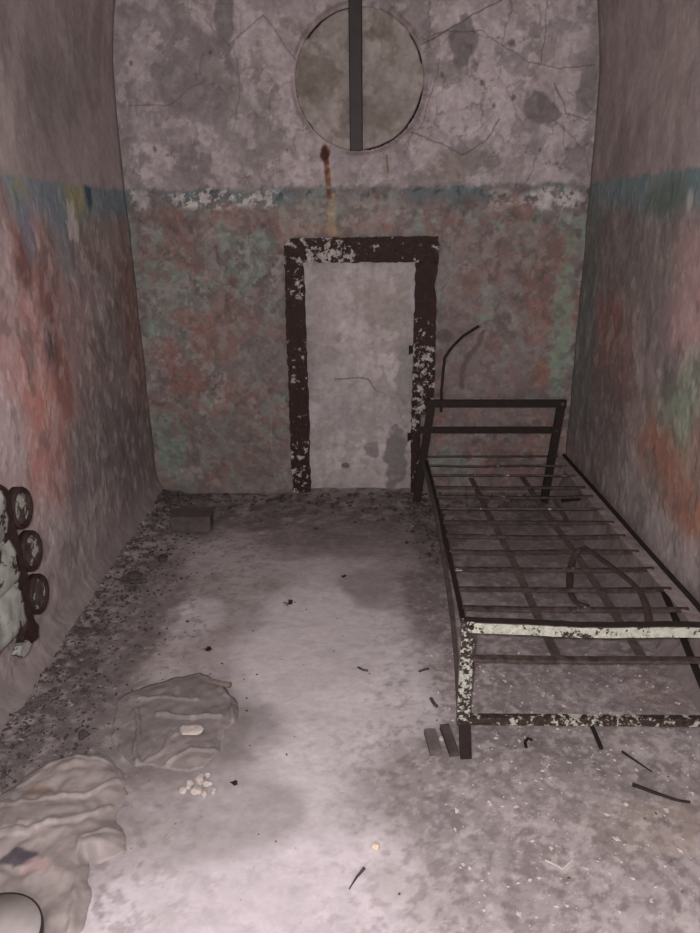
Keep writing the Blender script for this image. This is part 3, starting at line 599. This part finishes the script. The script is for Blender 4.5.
yz_bar('end_foot', R_([(22, 640), (27, 644), (24, 652), (18, 658), (15, 655), (17, 646)]), -1.13, -1.105, m_radwhite, rad, 6)
m_raddisc = flaked('radiator_disc', (84, 72, 68), (50, 40, 37), (166, 164, 156), 0.70, 16, 5, .35)
for (px, py) in ((21, 508), (31, 551), (38, 594)):
    c = onx(px, py, -1.13); bm = bmesh.new(); segs = 28; prof = [(.0, -.012), (.035, -.010), (.052, -.004), (.058, .008), (.066, .010), (.070, .004), (.070, -.02), (0, -.02)]
    rings = []
    for r, dx in prof:
        if r == 0: rings.append([bm.verts.new((c[0]+dx, c[1], c[2]))]); continue
        rings.append([bm.verts.new((c[0]+dx, c[1]+r*math.cos(2*math.pi*k/segs)*.9, c[2]+r*math.sin(2*math.pi*k/segs))) for k in range(segs)])
    for a, b in zip(rings[:-1], rings[1:]):
        for k in range(segs):
            if len(a) == 1: bm.faces.new((a[0], b[k], b[(k+1) % segs]))
            elif len(b) == 1: bm.faces.new((a[k], b[0], a[(k+1) % segs]))
            else: bm.faces.new((a[k], b[k], b[(k+1) % segs], a[(k+1) % segs]))
    bmesh.ops.recalc_face_normals(bm, faces=bm.faces[:])
    # keep ring dark, dish lighter: two parts
    cap = link('round_end', bm, m_radrust, rad, True)
    bm = bmesh.new(); bmesh.ops.create_cone(bm, cap_ends=True, segments=28, radius1=.055, radius2=.05, depth=.006, matrix=Matrix.Translation((c[0]-.002, c[1], c[2]))@Matrix.Rotation(math.pi/2, 4, 'Y'))
    link('flaked_disc', bm, m_raddisc, cap)
for y_ in (1.3, 1.85):
    bm = bmesh.new(); add_box(bm, (XL(y_)+.03, y_, .55), (.10, .03, .04), None, .004); link('wall_bracket', bm, m_rust, rad)

# ------------------------------------------------------------------ plastic sheets
def inside(px, py, poly):
    n = len(poly); r = np.zeros(px.shape, bool); j = n-1
    for i in range(n):
        xi, yi = poly[i]; xj, yj = poly[j]
        r ^= ((yi > py) != (yj > py)) & (px < (xj-xi)*(py-yi)/(yj-yi+1e-12)+xi); j = i
    return r
def polydist(x, y, poly):
    d = np.full(x.shape, 9.0); vx = np.zeros(x.shape); vy = np.zeros(x.shape)
    for (a, b), (c, e) in zip(poly, poly[1:]+poly[:1]):
        l2 = (c-a)**2+(e-b)**2+1e-9; t = np.clip(((x-a)*(c-a)+(y-b)*(e-b))/l2, 0, 1); dx = a+t*(c-a)-x; dy = b+t*(e-b)-y; n = np.hypot(dx, dy)
        k = n < d; d = np.where(k, n, d); vx = np.where(k, dx, vx); vy = np.where(k, dy, vy)
    return d, vx, vy
def crumpled(name, outline_px, hmax, mat, seed, ridges, colf, step=.006, fold=1.0):
    poly = [Fp(*q) for q in outline_px]; X_ = [q[0] for q in poly]; Y_ = [q[1] for q in poly]
    xs = np.arange(min(X_)-.02, max(X_)+.02, step); ys = np.arange(min(Y_)-.02, max(Y_)+.02, step); x, y = np.meshgrid(xs, ys, indexing='ij')
    jx = x+(fbm(x, y, 9, 3, seed)-.5)*.05; jy = y+(fbm(x, y, 9, 3, seed+4)-.5)*.05
    ins = inside(jx, jy, poly) & (x > XL(y)+.10); d, nvx, nvy = polydist(jx, jy, poly)
    wx = x+.12*(fbm(x, y, 4, 3, seed+7)-.5); wy = y+.12*(fbm(x, y, 4, 3, seed+8)-.5)
    f1, f2, _ = worley(wx, wy*1.0, 7, seed); g1, g2, _ = worley(wx, wy, 16, seed+1)
    h = hmax*(1-np.exp(-d/.06))*(.35+.8*fbm(x, y, 3.5, 3, seed+2))
    cr = 0; rs = np.random.RandomState(seed)
    for i in range(26):
        a = rs.uniform(0, math.pi); f = rs.uniform(3.5, 24); u = (math.cos(a)*wx+math.sin(a)*wy)*f+rs.rand()+.5*vn(wy*2.2, wx*2.2, seed+i)
        m = ss(.35, .65, vn(x*3.2, y*3.2, seed+20+i)); cr = cr+m*(1-2*np.abs(u-np.floor(u)-.5))*2/f
    h = h+fold*.022*(cr-cr.mean()*.6)*ss(0, .05, d)
    for pts, w, a in ridges: h = h+a*line(x, y, [Fp(*q) for q in pts], w, .015, seed)*ss(0, .02, d)
    base = floor_h(x, y); z = base+.003+np.maximum(h, 0)
    C = colf(x, y, h, d)/255; L = np.where(C <= .04045, C/12.92, ((C+.055)/1.055)**2.4)
    bm = bmesh.new(); cl = bm.verts.layers.float_color.new('col'); idx = {}
    cells = ins[:-1, :-1] & ins[1:, :-1] & ins[1:, 1:] & ins[:-1, 1:]
    def vert(i, j):
        k = (i, j)
        if k not in idx:
            v = bm.verts.new((x[i, j], y[i, j], z[i, j])); v[cl] = (*L[i, j], 1); idx[k] = v
        return idx[k]
    for i, j in zip(*np.nonzero(cells)):
        bm.faces.new((vert(i, j), vert(i+1, j), vert(i+1, j+1), vert(i, j+1)))
    # rim folded down to the floor, gives the sheet its thickness
    for (i, j), v in idx.items():
        if v.is_boundary: v.co.x += nvx[i, j]*.98; v.co.y += nvy[i, j]*.98; v.co.z = base[i, j]+.004
    be = [e for e in bm.edges if e.is_boundary]; r = bmesh.ops.extrude_edge_only(bm, edges=be)
    for v in [q for q in r['geom'] if isinstance(q, bmesh.types.BMVert)]: v.co.z -= .006
    bmesh.ops.recalc_face_normals(bm, faces=bm.faces[:]); o = link(name, bm, mat, None, True); return rebase(o)
m_plastic = painted('dusty_plastic', 30, .9, 1.06, .5, .3, .15)
m_plastic.node_tree.nodes['Principled BSDF'].inputs['Sheen Weight'].default_value = .1
m_cloth = painted('dirty_sheet', 45, .86, 1.1, .6, .35, .3)
def bagcol(x, y, h, d):
    p = Paint(x.shape, (146, 135, 131)); p.mul(.9+.2*fbm(x, y, 5, 4, 701)); p.mix(.6*ss(.5, .65, fbm(x, y, 8, 4, 702)), (130, 120, 116)); p.mix(.4*ss(.5, .66, fbm(x, y, 14, 4, 703)), (160, 149, 145))
    cx, cy = Fp(24, 868); p.mix(.85*blob(x, y, cx, cy, .05, .025, .2, .6, 20, 704), (72, 66, 74)); cx, cy = Fp(40, 796); p.mix(.6*blob(x, y, cx, cy, .05, .02, .2, .6, 20, 705), (130, 104, 88)); cx, cy = Fp(38, 876); p.mix(.5*blob(x, y, cx, cy, .04, .03, .2, .5, 20, 706), (206, 172, 168)); return p.c
bag = crumpled('plastic_bag', [(-60, 800), (0, 806), (18, 790), (45, 765), (78, 754), (102, 756), (124, 772), (128, 792), (117, 820), (123, 836), (122, 856), (100, 868), (88, 868), (90, 896), (82, 930), (70, 945), (60, 980), (-60, 980)],
               .022, m_plastic, 700, [([(0, 812), (50, 806), (90, 800), (118, 782)], .010, .007), ([(0, 846), (40, 838), (70, 830), (110, 812)], .010, .007), ([(80, 866), (84, 845), (120, 836)], .008, .006), ([(85, 870), (76, 900), (70, 940)], .010, .008), ([(20, 792), (60, 762), (110, 764)], .010, .006)], bagcol, .0045)
tag(bag, 'large crumpled pale beige plastic bag on floor in front left corner', 'plastic bag')
def shcol(x, y, h, d):
    p = Paint(x.shape, (126, 117, 114)); p.mul(.88+.24*fbm(x, y, 6, 4, 711)); p.mix(.6*ss(.54, .62, fbm(x, y, 9, 4, 712)), (136, 126, 123)); p.mix(.5*ss(.6, .66, fbm(x, y, 16, 4, 713)), (158, 148, 144)); return p.c
sh = crumpled('plastic_sheet', [(117, 700), (145, 688), (175, 677), (200, 674), (225, 684), (237, 698), (238, 722), (226, 730), (222, 750), (205, 766), (185, 770), (160, 764), (140, 766), (120, 755), (112, 740)],
              .007, m_cloth, 720, [([(138, 700), (165, 700), (198, 702)], .006, .008), ([(158, 716), (195, 720), (222, 718)], .009, .010), ([(138, 765), (138, 735), (135, 712)], .008, .012), ([(130, 762), (145, 764), (165, 752), (176, 736)], .005, .009), ([(222, 690), (235, 705), (233, 725)], .010, .014), ([(160, 770), (190, 752), (218, 752)], .006, .007)], shcol, .005, .35)
tag(sh, 'flattened grey dirt-caked plastic sheet lying behind the pale bag', 'plastic sheet')

# ------------------------------------------------------------------ lid in the corner
_l = onz(-13, 941, .06); lc = (float(_l[0]), float(_l[1])); bm = bmesh.new(); prof = [(0, .030), (.085, .032), (.1, .032), (.104, .040), (.114, .040), (.118, .034), (.118, .004), (.114, 0), (0, 0)]
bm2 = bmesh.new()
def lathe(bm, prof, c, seg=48):
    rings = []
    for r, z in prof: rings.append([bm.verts.new((c[0], c[1], c[2]+z))] if r == 0 else [bm.verts.new((c[0]+r*math.cos(2*math.pi*k/seg), c[1]+r*math.sin(2*math.pi*k/seg), c[2]+z)) for k in range(seg)])
    for a, b in zip(rings[:-1], rings[1:]):
        for k in range(seg):
            if len(a) == 1: bm.faces.new((a[0], b[k], b[(k+1) % seg]))
            elif len(b) == 1: bm.faces.new((a[k], b[0], a[(k+1) % seg]))
            else: bm.faces.new((a[k], b[k], b[(k+1) % seg], a[(k+1) % seg]))
    bmesh.ops.recalc_face_normals(bm, faces=bm.faces[:])
lid = empty('round_lid', (lc[0], lc[1], fh(*lc)+.048)); tag(lid, 'pale round lid with dark rim lying on the plastic bag, cut by the photo edge', 'lid')
lathe(bm, [(0, .014), (.111, .016), (.111, 0), (0, 0)], (lc[0], lc[1], fh(*lc)+.048)); link('lid_top', bm, plain('pale_lid', (188, 178, 174), (168, 158, 154), 20, .5, .4, .1), lid, True)
lathe(bm2, [(.111, .018), (.114, .018), (.115, .008), (.114, -.006), (.111, -.006), (.111, .018)], (lc[0], lc[1], fh(*lc)+.048)); link('rim', bm2, plain('dark_rim', (60, 52, 50), (40, 35, 34), 20, .5, .4, .1), lid, True)

# ------------------------------------------------------------------ block by the back corner
b0 = onz(170, 532, .03); b1 = onz(209, 533, .03)
bm = bmesh.new(); add_box(bm, (0, 0, .055), (float(b1[0]-b0[0])-.0, .11, .09), None, .006)
for v in bm.verts: v.co += Vector([random.uniform(-.002, .002) for _ in range(3)])
o = link('brick', bm, plain('sooty_brick', (92, 82, 80), (66, 58, 57), 18, .5, .5, .5)); o.location = ((b0[0]+b1[0])/2, b0[1]+.07, .012); o.rotation_euler = (math.radians(3), 0, math.radians(2))
tag(o, 'dark grey brick lying on the floor near the back left corner', 'brick')
# wooden offcut by the bed foot
def chunk(name, px, py, dims, rot, mat, label, cat, group=None, seed=0, rough=.12, tilt=(0, 0)):
    rnd = random.Random(seed); bm = bmesh.new(); add_box(bm, (0, 0, dims[2]/2), dims, None, min(dims)*.15)
    bmesh.ops.subdivide_edges(bm, edges=bm.edges[:], cuts=1, use_grid_fill=True)
    for v in bm.verts: v.co += Vector([rnd.uniform(-1, 1)*min(dims)*rough for _ in range(3)])
    o = link(name, bm, mat); x, y = Fp(px, py); o.location = (x, y, fh(x, y)-.001); o.rotation_euler = (tilt[0], tilt[1], rot); return tag(o, label, cat, group)
m_wood = plain('dirty_wood', (112, 102, 98), (84, 76, 72), 30, .85, .2, .4)
chunk('wood_offcut', 432.5, 744, (.036, .10, .022), .12, m_wood, 'short grey wooden offcut on the floor left of the bed foot', 'wood', seed=2, rough=.05)
chunk('wood_offcut', 449, 742, (.03, .13, .02), .15, plain('dark_wood', (88, 78, 75), (62, 54, 52), 30, .85, .2, .4), 'darker splintered wood piece right beside the front bed leg', 'wood', seed=3, rough=.08)
m_plchip = plain('plaster_chip_pale', (196, 184, 176), (170, 158, 152), 40, .9, .2, .5)
m_grey = plain('grey_rubble', (140, 130, 128), (108, 100, 98), 40, .9, .2, .5); m_dkrub = plain('dark_rubble', (84, 75, 72), (58, 51, 50), 40, .9, .2, .5)
m_brown = plain('brown_scrap', (128, 112, 106), (98, 84, 80), 30, .8, .2, .4)
def stone(name, px, py, r, mat, label, cat, group=None, seed=0, flat=.5, rot=0, asp=1.0, dz=0):
    rnd = random.Random(seed); bm = bmesh.new(); bmesh.ops.create_icosphere(bm, subdivisions=2, radius=r)
    for v in bm.verts:
        k = 1+.22*math.sin(v.co.x/r*3+seed)+.15*math.cos(v.co.y/r*4+seed*2)+rnd.uniform(-.08, .08); v.co = Vector((v.co.x*k, v.co.y*k*asp, v.co.z*k*flat))
    m0 = min(v.co.z for v in bm.verts)
    for v in bm.verts: v.co.z -= m0
    o = link(name, bm, mat); x, y = Fp(px, py); o.location = (x, y, fh(x, y)-.002+dz); o.rotation_euler = (0, 0, rot); return tag(o, label, cat, group)
stone('plaster_flake', 192, 737, .034, m_plchip, 'flat pale plaster flake lying on the grey plastic sheet', 'plaster', seed=5, flat=.2, asp=.7, dz=.026)
for i, (px, py, r) in enumerate(((200, 781, .017), (190, 787, .014), (208, 786, .013), (197, 792, .016), (183, 792, .012), (207, 776, .010), (204, 795, .011), (214, 792, .009))):
    lab = ['largest crumb in the heap of pale plaster in front of the grey sheet', None]
    stone('plaster_crumb', px, py, r, m_plchip, 'small pale plaster crumb in the heap in front of the grey sheet', 'plaster', 'pale plaster crumbs heaped in front of the grey sheet', 20+i, .7)
stone('pebble', 375, 848, .010, plain('yellow_pebble', (226, 204, 176), (200, 180, 156), 40, .8, .3, .2), 'small cream pebble alone on the dusty floor at front centre', 'pebble', seed=31, flat=.7)
stone('rubble_lump', 131, 581, .05, m_dkrub, 'dark flat lump of rubble by the left wall above the debris strip', 'rubble', seed=32, flat=.35, asp=.5, rot=.4)
stone('rubble_lump', 163, 560, .03, m_dkrub, 'small dark lump on the floor just in front of the brick', 'rubble', seed=33, flat=.4, asp=.8)
stone('rubble_lump', 84, 738, .018, m_dkrub, 'dark angular stone just behind the pale plastic bag', 'rubble', seed=34, flat=.6)
# rolled scrap on the sheet
def stick(name, pts, r, mat, label, cat, group=None, n=7, seed=0, taper=1.0):
    P = densify([V((*Fp(*q[:2]), 0))+Vector((0, 0, fh(*Fp(*q[:2]))+r*.8+(q[2] if len(q) > 2 else 0))) for q in pts], .02, r*.12, seed)
    bm = bmesh.new(); fr = frames(P, (0, 0, 1)); rings = []
    for i, (p, s, u) in enumerate(fr):
        k = 1+(taper-1)*i/(len(fr)-1); rings.append([bm.verts.new(p+s*a*k+u*b*k) for a, b in circ(r, n)])
    for a, b in zip(rings[:-1], rings[1:]):
        for i in range(n): bm.faces.new((a[i], a[(i+1) % n], b[(i+1) % n], b[i]))
    bm.faces.new(rings[0][::-1]); bm.faces.new(rings[-1]); bmesh.ops.recalc_face_normals(bm, faces=bm.faces[:])
    return tag(rebase(link(name, bm, mat)), label, cat, group)
stick('rolled_scrap', [(210, 688, .02), (220, 690, .02), (231, 692, .02)], .011, m_brown, 'rolled brown scrap on the far edge of the grey plastic sheet', 'scrap', seed=1)
stick('splinter', [(364, 869), (357, 878), (349, 890)], .0045, m_dkrub, 'dark tapering wood splinter on the bright floor at front centre', 'splinter', taper=.3, seed=2)
stick('rusty_rod', [(591, 727), (596, 738), (601, 750)], .007, m_rust, 'short rusty rod sticking out on floor in front of the bed', 'rod', seed=3)
stick('twig', [(622, 752), (638, 763), (652, 772)], .004, m_rust, 'thin curved dark twig, the upper one right of the bed foot', 'twig', seed=4, taper=.5)
stick('twig', [(632, 786), (655, 794), (680, 802), (690, 803)], .006, m_rust, 'longer dark brown twig, lowest one in the front right area', 'twig', seed=5, taper=.6)
stick('bent_nail', [(526, 749), (525, 743), (528, 739), (532, 741)], .005, m_rust, 'small hooked rusty nail on floor just below the bed foot rail', 'nail', seed=6)
stick('splinter', [(358, 667), (363, 670), (368, 671)], .004, m_dkrub, 'tiny dark splinter in middle of the bright floor path', 'splinter', seed=7)
stick('splinter', [(419, 672), (424, 670), (429, 669)], .004, m_dkrub, 'tiny dark splinter beside the left rail of the bed', 'splinter', seed=8)
stick('splinter', [(431, 699), (434, 704), (437, 707)], .006, m_dkrub, 'short dark splinter just behind the two wood offcuts', 'splinter', seed=18)
stick('straw', [(545, 861), (556, 866), (562, 870), (572, 861)], .003, m_plchip, 'thin pale bent straw on the floor at front right', 'straw', seed=9)
stick('twig', [(667, 640), (680, 652), (690, 665)], .004, m_rust, 'thin dark twig on the floor under the near end of the bed slats', 'twig', seed=10)
def leafy(name, px, py, r, label, seed):
    rnd = random.Random(seed); bm = bmesh.new()
    for k in range(4):
        a = rnd.uniform(0, 6.28); l = r*rnd.uniform(.6, 1.1); w = l*.35; z = .002+k*.002
        q = [(0, 0, z), (l*.5*math.cos(a)-w*math.sin(a), l*.5*math.sin(a)+w*math.cos(a), z+l*.5), (l*math.cos(a), l*math.sin(a), z+l*.25), (l*.5*math.cos(a)+w*math.sin(a), l*.5*math.sin(a)-w*math.cos(a), z)]
        top = [bm.verts.new(v) for v in q]; bot = [bm.verts.new((v[0], v[1], v[2]-.0015)) for v in q]
        bm.faces.new(top); bm.faces.new(bot[::-1])
        for i in range(4): bm.faces.new((top[i], bot[i], bot[(i+1) % 4], top[(i+1) % 4]))
    bmesh.ops.recalc_face_normals(bm, faces=bm.faces[:]); o = link(name, bm, m_rust); x, y = Fp(px, py); o.location = (x, y, fh(x, y)); tag(o, label, 'leaf')
leafy('dried_leaf', 288, 605, .028, 'dark curled leaf on the floor in the middle of the room', 1)
leafy('dried_leaf', 206, 650, .024, 'dark curled leaf behind the grey plastic sheet', 2)
leafy('dried_leaf', 343, 578, .016, 'small dark leaf on floor in front of the doorway', 3)
leafy('dried_leaf', 233, 785, .018, 'small dark leaf right of the heap of plaster crumbs', 4)

# ------------------------------------------------------------------ fine rubble (nobody could count it)
def rubble(name, n, fn, rmin, rmax, mat, label, seed):
    rnd = random.Random(seed); bm = bmesh.new()
    for _ in range(n):
        x, y = fn(rnd)
        if x < XL(y)+.02 or x > 1.09 or y > YB-.03: continue
        r = rmin+(rmax-rmin)*rnd.random()**4
        z = fh(x, y)+r*.2; rot = Matrix.Rotation(rnd.uniform(0, 6.28), 3, 'Z')@Matrix.Rotation(rnd.uniform(-.6, .6), 3, 'X'); sc = (rnd.uniform(.7, 1.4), rnd.uniform(.5, 1), rnd.uniform(.3, .7))
        vs = [bm.verts.new(rot@Vector((a*r*sc[0]*rnd.uniform(.7, 1.2), b*r*sc[1]*rnd.uniform(.7, 1.2), c*r*sc[2]))+Vector((x, y, z))) for a, b, c in ((1, 0, 0), (0, 1, 0), (-1, 0, 0), (0, -1, 0), (.2, .1, 1), (0, 0, -1))]
        for t in ((0, 1, 4), (1, 2, 4), (2, 3, 4), (3, 0, 4), (1, 0, 5), (2, 1, 5), (3, 2, 5), (0, 3, 5)): bm.faces.new([vs[i] for i in t])
    o = link(name, bm, mat); tag(o, label, 'rubble', kind='stuff'); return o
rubble('fine_rubble', 4500, lambda r: (lambda y: (XL(y)+.03+abs(r.gauss(0, .17)), y))(r.uniform(1.5, 3.9)), .002, .011, m_dkrub, 'dark fine rubble and grit along the foot of the left wall', 1)
rubble('fine_rubble', 900, lambda r: (lambda y: (XL(y)+.04+abs(r.gauss(0, .17)), y))(r.uniform(1.5, 3.7)), .002, .011, m_grey, 'grey plaster grit scattered over the debris strip by the left wall', 2)
rubble('fine_rubble', 900, lambda r: (r.uniform(-1.2, 1.0), YB-.05-abs(r.gauss(0, .18))), .003, .018, m_dkrub, 'dark rubble heaped along the foot of the back wall', 3)
rubble('fine_rubble', 500, lambda r: (r.gauss(.27, .06), YB-.1-abs(r.gauss(0, .35))), .003, .018, m_dkrub, 'dark crumbs heaped at the right side of the doorway and bed head', 6)
rubble('fine_rubble', 1000, lambda r: (r.uniform(.2, 1.08), r.uniform(1.15, 2.3)), .002, .010, m_plchip, 'pale plaster grit over the floor in front of the bed', 4)
rubble('fine_rubble', 350, lambda r: (r.uniform(-.9, .9), r.uniform(1.15, 3.6)), .0015, .006, m_dkrub, 'sparse dark specks over the dusty floor', 5)

# ------------------------------------------------------------------ light: the phone's flash, plus an added soft fill
ld = bpy.data.lights.new('flash', 'POINT'); lo = bpy.data.objects.new('flash', ld); COL.objects.link(lo)
ld.energy = 152; ld.color = (.985, .975, 1.0); ld.shadow_soft_size = .012;
Ml = Matrix(ROT.tolist()).to_4x4(); Ml.translation = Vector((-.03, -.01, H+.03)); lo.matrix_world = Ml
ad = bpy.data.lights.new('fill_light', 'AREA'); ao = bpy.data.objects.new('fill_light', ad); COL.objects.link(ao); ad.shape = 'RECTANGLE'; ad.size = 1.0; ad.size_y = 1.9
ad.energy = 25; ad.color = (1, .97, .98); ao.location = (-.05, Y0+.04, 1.35); ao.rotation_euler = (math.radians(90), 0, 0)  # soft fill added behind the camera to lift shadows, no opening there
w = bpy.data.worlds.new('world'); S.world = w; w.use_nodes = True; w.node_tree.nodes['Background'].inputs[0].default_value = (.0, .0, .0, 1)
S.view_settings.view_transform = 'Standard'; S.view_settings.look = 'None'; S.view_settings.exposure = 0; S.view_settings.gamma = 1; S.view_settings.use_curve_mapping = False
